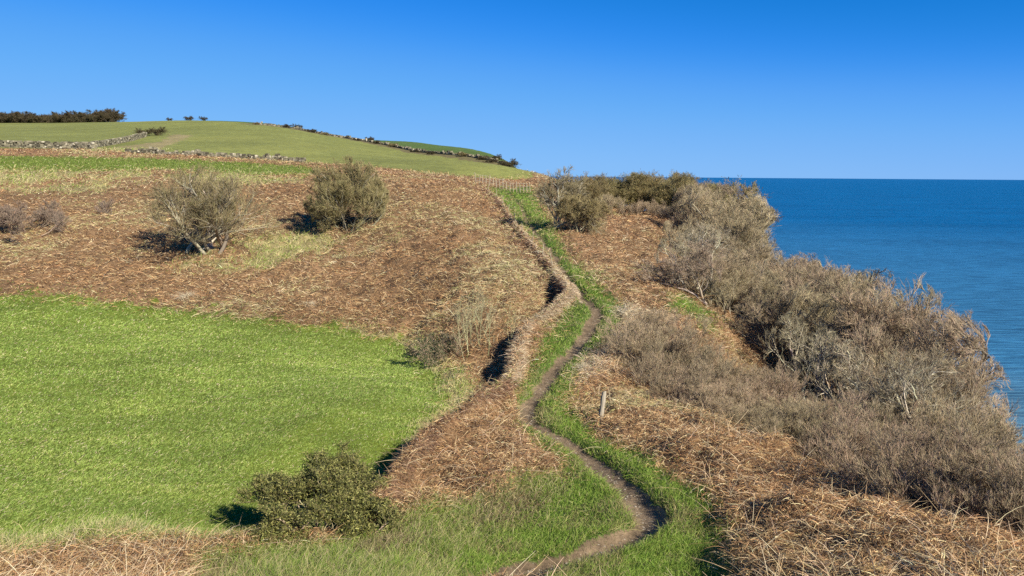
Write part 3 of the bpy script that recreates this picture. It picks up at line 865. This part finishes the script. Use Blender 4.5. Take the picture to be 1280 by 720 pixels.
def row(lst, protos, ph, hmin, hmax, name, lab, cat, group, wid=1.0, cap=True, capmargin=(0, 14)):
    for i, (u, d) in enumerate(sorted(lst)):
        shf = (2100.0 + (300 if d < 34 else 0)) / d if (hmax >= 90 and d < 70 and u > 880) else 0.0
        u = u - shf
        p = at(u, d)
        h = VR.uniform(hmin, hmax)
        if cap:
            vt = np.interp(u + 0.35 * shf, SIL[:, 0], SIL[:, 1]) + VR.uniform(*capmargin)
            ztop = pt(u, vt, d)[2]
            h = min(max(ztop - p[2], 0.8), h) if hmax < 90 else ztop - p[2]
        s = h / ph * (1.10 if hmax >= 90 else 1.0)
        k = VR.integers(len(protos))
        place(protos[k], name, p + [0, 0, -0.1], lab % ORD[i], cat, group, VR.uniform(0, 6.28), (s * wid * VR.uniform(0.9, 1.15), s * wid * VR.uniform(0.9, 1.15), s))


row([(722, 72), (745, 76), (768, 78), (790, 80), (812, 80), (834, 81), (852, 78), (870, 75), (733, 73), (757, 75), (780, 77), (802, 78), (824, 78), (845, 75), (886, 73), (903, 70)], oliv, 4.0, 0, 99, 'olive_shrub',
    '%s shrub from the path in the dark olive row topping the seaward slope', 'shrub', 'dark olive shrubs on top of the seaward slope', 1.15, capmargin=(-7, 0))
row([(730, 68), (756, 70), (784, 71), (808, 71), (836, 69), (858, 66)], low, 2.0, 1.3, 2.2, 'low_shrub',
    '%s low purplish shrub from the path below the dark olive row', 'shrub', 'low shrubs below the olive row')
row([(862, 76), (880, 74), (895, 70), (912, 67), (928, 64), (952, 58), (972, 54), (996, 50), (1014, 47), (1030, 45), (1048, 43), (1070, 40), (1095, 38), (1120, 35.5), (1146, 32), (1170, 29.5), (1196, 27), (1222, 25), (1248, 23), (1275, 21), (1305, 19)],
    bare, 4.2, 0, 99, 'bare_shrub', '%s bare crown against the sea, counted from the horizon down the thicket edge', 'shrub', 'bare shrubs edging the thicket against the sea', 1.1, capmargin=(-6, 6))
row([(862, 56), (884, 53), (908, 50), (935, 47), (962, 44), (990, 41), (1020, 37), (1052, 34), (1086, 31), (1120, 28), (1156, 25), (1192, 22.5), (1232, 20), (1276, 17.5)],
    bare + pale + greeny + pale, 4.2, 3.4, 4.8, 'grey_shrub', '%s grey brown bare tree, counted downhill, in the far row inside the thicket', 'tree', 'bare trees in the far row of the thicket', 1.1, capmargin=(6, 26))
row([(868, 43), (896, 39), (930, 37), (968, 34), (1008, 30), (1048, 27), (1090, 24), (1132, 21.5), (1176, 19), (1222, 17), (1272, 15)],
    pale + pale + bare, 4.2, 3.0, 4.4, 'twiggy_tree', '%s bare twiggy tree, counted downhill, in the near row inside the thicket', 'tree', 'bare trees in the near row of the thicket', 1.1, capmargin=(12, 48))
row([(815, 26.4), (845, 25.8), (862, 25.2), (892, 24.6), (924, 23.6), (958, 22.4), (992, 20.6), (1028, 19), (1066, 17.5), (1106, 16), (1148, 14.6), (1192, 13.4), (1240, 12.4), (1278, 11.2), (1236, 11.6), (1180, 12.4)],
    low, 2.0, 1.5, 2.1, 'low_thorn_shrub', '%s low purplish twiggy bush, counted downhill, behind the bright bracken mound', 'bush', 'low purplish bushes behind the bracken mound', 1.25)
row([(838, 22.6), (874, 21.4), (914, 20), (955, 18.6)], low, 2.0, 1.0, 1.5, 'thorn_bush', '%s small thorny bush from the path at the bracken mound edge', 'bush', 'small thorny bushes at the mound edge', 1.3)

# single trees and bushes ------------------------------------------------
t1 = shrub_mesh('t1', 101, 5.9, stems=8, spread=50, kids=(8, 8, 6, 5), r0=0.10, wob=0.13, up=0.25, t0=0.22, baser=0.35, bark=(0.36, 0.32, 0.22), twig=(0.27, 0.23, 0.10), twig2=(0.17, 0.14, 0.08), tw_r=0.0065, leaf=[(0.17, 0.155, 0.055), (0.11, 0.10, 0.04)], leafn=6000, leafs=0.06)
place(t1, 'hawthorn_tree', at(258, 50) - [0, 0, .1], 'broad bare hawthorn with pale forked trunks on the brown slope', 'tree', rz=0.5, s=(1.3, 1.2, 1.0))
t2 = shrub_mesh('t2', 108, 4.9, stems=9, spread=62, env=(2.3, 2.9, 2.6), lean=(-0.12, 0.05), kids=(9, 8, 8, 6), r0=0.06, wob=0.14, up=0.12, t0=0.15, twig=(0.24, 0.185, 0.09), twig2=(0.17, 0.14, 0.06), bark=(0.22, 0.19, 0.13), tw_r=0.009, flat=1.0, droop=0.03)
p = at(437, 54)
place(t2, 'windswept_tree', p - [0, 0, .1], 'dense domed windswept tree leaning downslope from its trunk', 'tree', s=(0.98, 0.98, 1.12))
t3 = shrub_mesh('t3', 118, 4.6, stems=3, spread=38, kids=(8, 8, 7, 6), r0=0.12, wob=0.2, up=0.1, twig=(0.27, 0.21, 0.12), twig2=(0.2, 0.16, 0.09), bark=(0.33, 0.29, 0.23), tw_r=0.008, t0=0.15, lean=(0.25, 0))
place(t3, 'thorn_tree', at(692, 54) - [0, 0, .1], 'gnarled dark thorn tree beside the upper end of the path', 'tree')
t3b = shrub_mesh('t3b', 122, 3.0, stems=6, spread=50, kids=(7, 7, 8, 7), r0=0.05, wob=0.2, t0=0.1, tw_r=0.007, **OLIVE)
place(t3b, 'thorn_shrub', at(722, 53) - [0, 0, .1], 'spreading olive shrub seaward of the gnarled thorn tree', 'shrub')
t4 = shrub_mesh('t4', 131, 1.9, stems=10, spread=70, kids=(7, 7, 6, 5), r0=0.025, wob=0.18, baser=0.8, t0=0.1, tw_r=0.006, bark=(0.3, 0.23, 0.17), twig=(0.28, 0.2, 0.14), twig2=(0.22, 0.17, 0.12))
place(t4, 'bramble_bush', at(34, 56) - [0, 0, .1], 'low sprawling grey brown bramble at the far end of the brown slope', 'bush', s=(1.5, 1.3, 1.3))
t5 = shrub_mesh('t5', 141, 2.7, stems=12, spread=32, kids=(5, 4, 3), r0=0.016, wob=0.06, up=0.5, baser=0.5, t0=0.15, tw_r=0.004, ratio=(.6, .5, .5, .5), bark=(0.38, 0.34, 0.18), twig=(0.40, 0.35, 0.20), twig2=(0.33, 0.26, 0.16))
place(t5, 'broom_bush', at(598, 29.5) - [0, 0, .1], 'upright pale olive twiggy bush beside the grassy field bank', 'bush')
t6 = shrub_mesh('t6', 151, 1.3, stems=9, spread=60, lean=(-0.4, 0), kids=(6, 5, 5, 3), r0=0.016, wob=0.12, baser=0.35, t0=0.1, tw_r=0.004, leaf=[(0.04, 0.07, 0.02), (0.07, 0.09, 0.03)], leafn=2500, leafs=0.07, **PURP)
place(t6, 'blackthorn_bush', at(566, 29.5) - [0, 0, .1], 'small reddish brown bush leaning over dark leaves at the pasture corner', 'bush')
t7 = shrub_mesh('t7', 161, 3.0, stems=3, spread=55, lean=(-0.9, 0.1), kids=(7, 7, 6, 6), r0=0.06, wob=0.2, bark=(0.36, 0.30, 0.22), twig=(0.38, 0.29, 0.19), twig2=(0.32, 0.25, 0.16), tw_r=0.006)
place(t7, 'leaning_tree', at(868, 37) - [0, 0, .1], 'pale trunked tree leaning over the foot of the bracken slope', 'tree')
gorse = shrub_mesh('gorse', 171, 1.45, env=(0.6, 1.15, 0.8), stems=9, spread=66, kids=(7, 7, 8, 7), r0=0.022, wob=0.13, up=0.25, baser=0.25, t0=0.35, tw_r=0.004, mincut=0.3,
                   bark=(0.42, 0.34, 0.22), twig=(0.12, 0.13, 0.04), twig2=(0.2, 0.18, 0.07), leaf=[(0.14, 0.14, 0.03), (0.25, 0.24, 0.065), (0.36, 0.33, 0.11), (0.03, 0.035, 0.012), (0.05, 0.05, 0.015)], leafn=62000, leafs=0.026)
place(gorse, 'gorse_bush', at(394, 13.7) - [0, 0, .0], 'dark green spiny gorse bush casting a black shadow in the pasture corner', 'bush', s=(1.75, 1.25, 1.22))

# hill bushes and the far wood
dark = [shrub_mesh('d', 81 + i, 4.0, stems=7, spread=60, kids=(6, 6, 6, 4), r0=0.05, wob=0.18, t0=0.05, leaf=[(0.10, 0.075, 0.035), (0.13, 0.095, 0.045), (0.055, 0.055, 0.022)], leafn=12000, leafs=0.14, bark=(.1, .08, .06), twig=(.09, .065, .04), twig2=(.06, .05, .03)) for i in range(2)]
hillb = [(178, 158, 150, 1.6, 'dark bush at the end of the far stone wall'), (196, 159, 152, 1.9, 'broad dark bush beside the end of the far stone wall'),
         (371, 158, 218, 1.6, 'low dark bush on the long hill crest wall'), (462, 175, 205, 1.5, 'small round dark bush on the falling hill crest'),
         (210, 149, 262, 1.2, 'tiny dark bush on the skyline above the stone wall bush'), (235, 147, 262, 1.8, 'tallest dark bush on the top of the hill'), (253, 146, 266, 1.6, 'lone thin tree just right of the hilltop bush'),
         (618, 195, 158, 1.4, 'rounded brown bush high on the hill end'), (636, 205, 150, 2.2, 'orange brown bush low on the hill end above the fence')]
for (u, v, d, h, lab) in hillb:
    p = at(u, d)
    place(dark[0], 'hill_bush', p - [0, 0, .1], lab, 'bush', 'bushes on the far hill', VR.uniform(0, 6), (h / 4 * 1.3, h / 4 * 1.3, h / 4))
for k in range(13):
    f = 0.03 + 0.075 * k + VR.uniform(-.02, .02); j = f * (len(crest_line) - 1); i0 = int(j); b0 = crest_line[i0] + (crest_line[i0 + 1] - crest_line[i0]) * (j - i0)
    h = VR.uniform(0.7, 1.3)
    place(dark[k % 2] if k % 3 else oliv[0], 'scrub_bush', (b0[0] + VR.normal(0, .8), b0[1] - 1.0, gz(b0[0], b0[1] - 1) - .15), 'low brown scrub along the stone wall on the hill crest', 'bush', 'low scrub along the crest wall', VR.uniform(0, 6), (h / 4 * 2.2, h / 4 * 1.6, h / 4))
wood = oliv[1]
i = 0
for u in np.arange(-14, 141, 4.4):
    d = 300 + VR.uniform(-6, 10)
    h = 4.6 + 0.5 * math.sin(u * 0.09) + (1.6 if u > 120 else 0) + VR.uniform(-0.4, 0.5)
    p = at(u, d)
    place(dark[i % 2], 'wood_tree', p - [0, 0, 0.9], 'dark brown tree in the dense shelter wood on the far left skyline', 'tree', 'trees of the far wood', VR.uniform(0, 6), (h / 4 * 1.25, h / 4 * 1.25, h / 4))
    i += 1


# ------------------------------------------------------------------ stone walls
def stone_wall(name, line, height, thick, label, stone=0.32, seed=1, tumble=0.15):
    R_ = np.random.default_rng(seed)
    line = np.asarray(line)
    seg = np.linalg.norm(np.diff(line, axis=0), axis=1); cum = np.concatenate([[0], np.cumsum(seg)])
    V = []; Q = []; C = []; n = 0
    cube = np.array([[-1, -1, -1], [1, -1, -1], [1, 1, -1], [-1, 1, -1], [-1, -1, 1], [1, -1, 1], [1, 1, 1], [-1, 1, 1]], float) * 0.5
    fq = np.array([[0, 3, 2, 1], [4, 5, 6, 7], [0, 1, 5, 4], [1, 2, 6, 5], [2, 3, 7, 6], [3, 0, 4, 7]])
    s = 0.0
    courses = max(2, int(height / (stone * 0.6)))
    xs = []; 
    while s < cum[-1]:
        x = np.interp(s, cum, line[:, 0]); y = np.interp(s, cum, line[:, 1])
        x2 = np.interp(s + 0.3, cum, line[:, 0]); y2 = np.interp(s + 0.3, cum, line[:, 1])
        xs.append((x, y, math.atan2(y2 - y, x2 - x) if (x2 - x or y2 - y) else 0)); s += stone * 0.8
    xs = np.array(xs)
    gzs = Hmicro(xs[:, 0], xs[:, 1])
    for c in range(courses + 1):
        for (x, y, a), g_ in zip(xs, gzs):
            if c >= courses - 1 and R_.random() < tumble * (2 if c == courses else 1): continue
            for side in (-1, 1):
                sz = np.array([stone * R_.uniform(.6, 1.3), thick * R_.uniform(.45, .65), height / courses * R_.uniform(.8, 1.25)])
                cu = (cube + R_.normal(0, 0.08, (8, 3))) * sz
                aa = a + R_.normal(0, 0.12); ca, sa = math.cos(aa), math.sin(aa)
                off = np.array([R_.normal(0, 0.05), side * thick * 0.24, 0])
                cu = cu + off
                w_ = np.stack([cu[:, 0] * ca - cu[:, 1] * sa + x, cu[:, 0] * sa + cu[:, 1] * ca + y, cu[:, 2] + g_ - 0.1 + (c + 0.5) * height / courses], 1)
                V.append(w_); Q.append(fq + n); n += 8
                cc = np.array([(0.17, 0.15, 0.10), (0.25, 0.22, 0.145), (0.08, 0.07, 0.045), (0.46, 0.41, 0.30)][R_.choice(4, p=[.4, .22, .3, .08])])
                C.append(np.tile(cc * R_.uniform(.8, 1.2), (8, 1)))
    o = new_obj(name, mesh_from(name, np.vstack(V), np.vstack(Q), np.vstack(C)), M_STONE)
    return tag(o, label, 'wall')


L1 = np.array([at(u, d)[:2] for (u, d) in [(-60, 104), (0, 104), (50, 104), (90, 104), (118, 103)]])
stone_wall('drystone_wall', L1, 0.8, 0.6, 'long grey drystone wall below the left hill pasture', seed=3)
L1b = np.array([at(u, d)[:2] for (u, d) in [(112, 106), (140, 116), (165, 130), (180, 146)]])
stone_wall('drystone_wall', L1b, 0.7, 0.6, 'drystone wall curving uphill to the dark bush', seed=4)
L2 = np.array([at(u, d)[:2] for (u, d) in [(158, 98), (190, 98), (230, 97.5), (270, 97), (330, 97), (380, 96)]])
stone_wall('drystone_wall', L2, 0.65, 0.6, 'tumbled low drystone wall above the green strip behind the hawthorn', seed=5, tumble=0.45)
L3 = np.array([[q[0], q[1]] for q in crest_line])
stone_wall('drystone_wall', L3, 0.6, 0.6, 'long stone wall running down the hill skyline towards the sea', seed=6, stone=0.42, tumble=0.45)


# ------------------------------------------------------------------ posts and fence
def post_mesh(h, r, seed, tint=(0.50, 0.46, 0.40), n=10):
    R_ = np.random.default_rng(seed)
    zs = np.linspace(-0.3, h, 9)
    ang = np.arange(n) * 2 * PI / n
    V = []
    for i, zz in enumerate(zs):
        rr = r * (1 + 0.05 * R_.normal()) * (1 - 0.1 * zz / h) * np.where(np.abs(np.cos(2 * ang)) > 0.5, 1.0, 1.12) * (1 + 0.05 * R_.normal(size=n))
        if i == len(zs) - 1: rr = rr * 0.8
        V.append(np.stack([rr * np.cos(ang) + 0.015 * zz, rr * np.sin(ang), np.full(n, zz) + (0.03 * np.cos(ang + 1) if i >= len(zs) - 2 else 0)], 1))
    V.append(np.array([[0.015 * h, 0, h + 0.012]]))
    V = np.vstack(V)
    Q = []
    for i in range(len(zs) - 1):
        for j in range(n):
            Q.append([i * n + j, i * n + (j + 1) % n, (i + 1) * n + (j + 1) % n, (i + 1) * n + j])
    t = (len(zs) - 1) * n
    for j in range(0, n, 1): Q.append([t + j, t + (j + 1) % n, len(V) - 1, len(V) - 1])
    Fs = [q[:3] if q[2] == q[3] else q for q in Q]
    me = bpy.data.meshes.new('post'); me.from_pydata([tuple(v) for v in V], [], Fs)
    a = me.color_attributes.new('Col', 'FLOAT_COLOR', 'POINT')
    streak = 0.75 + 0.4 * R_.random(n)
    c = np.ones((len(V), 4), np.float32)
    for i in range(len(V)): c[i, :3] = np.array(tint) * streak[i % n] * R_.uniform(.85, 1.1)
    a.data.foreach_set('color', c.ravel()); me.materials.append(M_WOOD)
    return me


o = bpy.data.objects.new('wooden_post', post_mesh(0.78, 0.062, 3, (0.36, 0.31, 0.23))); col.objects.link(o)
p = at(752, 19.6); o.location = p; o.rotation_euler = (0.02, 0.08, 0.3)
tag(o, 'short weathered pale wooden post in the bracken right of the path', 'post')
pm = post_mesh(1.15, 0.045, 9, (0.40, 0.33, 0.22))
fe = empty('field_fence', at(600, 84), 'pale post and wire fence across the top of the path below the hill', 'fence')
fx, fy, fz = fe.location
fpts = []
for k, u in enumerate(np.linspace(594, 662, 17)):
    d = 84 - 1.5 * k / 16
    p = at(u, d)
    o = bpy.data.objects.new('post', pm if k % 3 == 0 else pm); col.objects.link(o); o.parent = fe
    o.location = (p[0] - fx, p[1] - fy, p[2] - fz); o.scale = (1, 1, 1 if k % 4 == 0 else 0.86); o.rotation_euler = (VR.normal(0, .05), VR.normal(0, .05), VR.uniform(0, 3))
    fpts.append([p[0] - fx, p[1] - fy, p[2] - fz])
fpts = np.array(fpts)
for hh in (0.35, 0.65, 0.95):
    P_ = (fpts + [0, 0, hh])[None]
    V, Q, Cc = tubes(P_, np.full((1, len(fpts)), 0.012), 4, np.array([[0.35, 0.33, 0.3]]))
    new_obj('wire', mesh_from('wire', V, Q, Cc), M_WOOD, fe)
bf = empty('boundary_fence', at(606, 80), 'thin line of leaning pale stakes following the bracken bank down the slope', 'fence')
bx, by_, bz = bf.location
for k in range(9):
    f = 0.985 - k * 0.04
    j = f * (len(BANK) - 1); i = int(j); b0 = BANK[i] + (BANK[min(i + 1, len(BANK) - 1)] - BANK[i]) * (j - i)
    zz = gz(b0[0], b0[1])
    o = bpy.data.objects.new('stake', pm); col.objects.link(o); o.parent = bf
    o.location = (b0[0] - bx, b0[1] - by_, zz - bz); o.scale = (.55, .55, VR.uniform(.5, .65)); o.rotation_euler = (VR.normal(0, .1), VR.normal(0, .12), VR.uniform(0, 3))


# small stones pressed into the trodden path
def pebbles():
    R_ = np.random.default_rng(77)
    base = np.array([[1, 0, 0], [-1, 0, 0], [0, 1, 0], [0, -1, 0], [0, 0, 1], [0, 0, -1]], float)
    fc = np.array([[0, 2, 4], [2, 1, 4], [1, 3, 4], [3, 0, 4], [2, 0, 5], [1, 2, 5], [3, 1, 5], [0, 3, 5]])
    V = []; Fc = []; Cc = []
    for k in range(900):
        f = R_.random() ** 1.6 * 0.7; j = f * (len(PATH) - 1); i = int(j); b0 = PATH[i] + (PATH[i + 1] - PATH[i]) * (j - i)
        x, y = b0 + R_.normal(0, 0.16, 2)
        sz = R_.uniform(0.008, 0.028) * np.array([1, R_.uniform(.6, 1), R_.uniform(.4, .7)])
        V.append((base + R_.normal(0, .12, (6, 3))) * sz + [x, y, 0]); Fc.append(fc + 6 * k); Cc.append(np.tile(np.array([0.30, 0.26, 0.2]) * R_.uniform(.5, 1.4), (6, 1)))
    V = np.vstack(V); cx = V.reshape(-1, 6, 3).mean(1)
    V[:, 2] += np.repeat(Hmicro(cx[:, 0], cx[:, 1]), 6)
    o = new_obj('pebbles', mesh_from('pebbles', V, np.vstack(Fc), np.vstack(Cc)), M_STONE)
    tag(o, 'small loose stones scattered on the trodden earth of the path', 'pebbles', kind='stuff')


pebbles()
# ------------------------------------------------------------------ pale grass tussocks
def tussock(seed, h, n=420):
    global RNG
    RNG = np.random.default_rng(seed)
    b0 = np.stack([RNG.normal(0, 0.16, n), RNG.normal(0, 0.16, n), np.full(n, -0.03)], 1)
    d = rand_dir(n, 35, 88); cv = np.stack([RNG.normal(0, .3, n), RNG.normal(0, .3, n), RNG.uniform(-.8, -.2, n)], 1)
    V, Q, Cc = ribbons(b0, d, RNG.uniform(.6, 1.2, n) * h, np.full(n, 0.012), cv, 3, pal(n, [(0.70, 0.60, 0.42), (0.58, 0.47, 0.3)], [1, 1]))
    me = mesh_from('tussock', V, Q, Cc); me.materials.append(M_STRAND); return me


ts_ = tussock(1, 0.75)
for (u, d, s, lab) in [(783, 31.5, 1.15, 'tall pale straw tussock where the path verge meets the bracken slope'), (234, 41, 1.0, 'pale tussock on the brown slope just above the pasture edge'),
                       (388, 38, 0.7, 'small pale tussock above the middle of the pasture edge'), (730, 24.5, 0.6, 'yellowish tussock seaward of the narrow bend of the path')]:
    p = at(u, d)
    o = bpy.data.objects.new('grass_tussock', ts_); col.objects.link(o); o.location = p; o.scale = (s, s, s)
    tag(o, lab, 'grass tussock', 'pale grass tussocks')
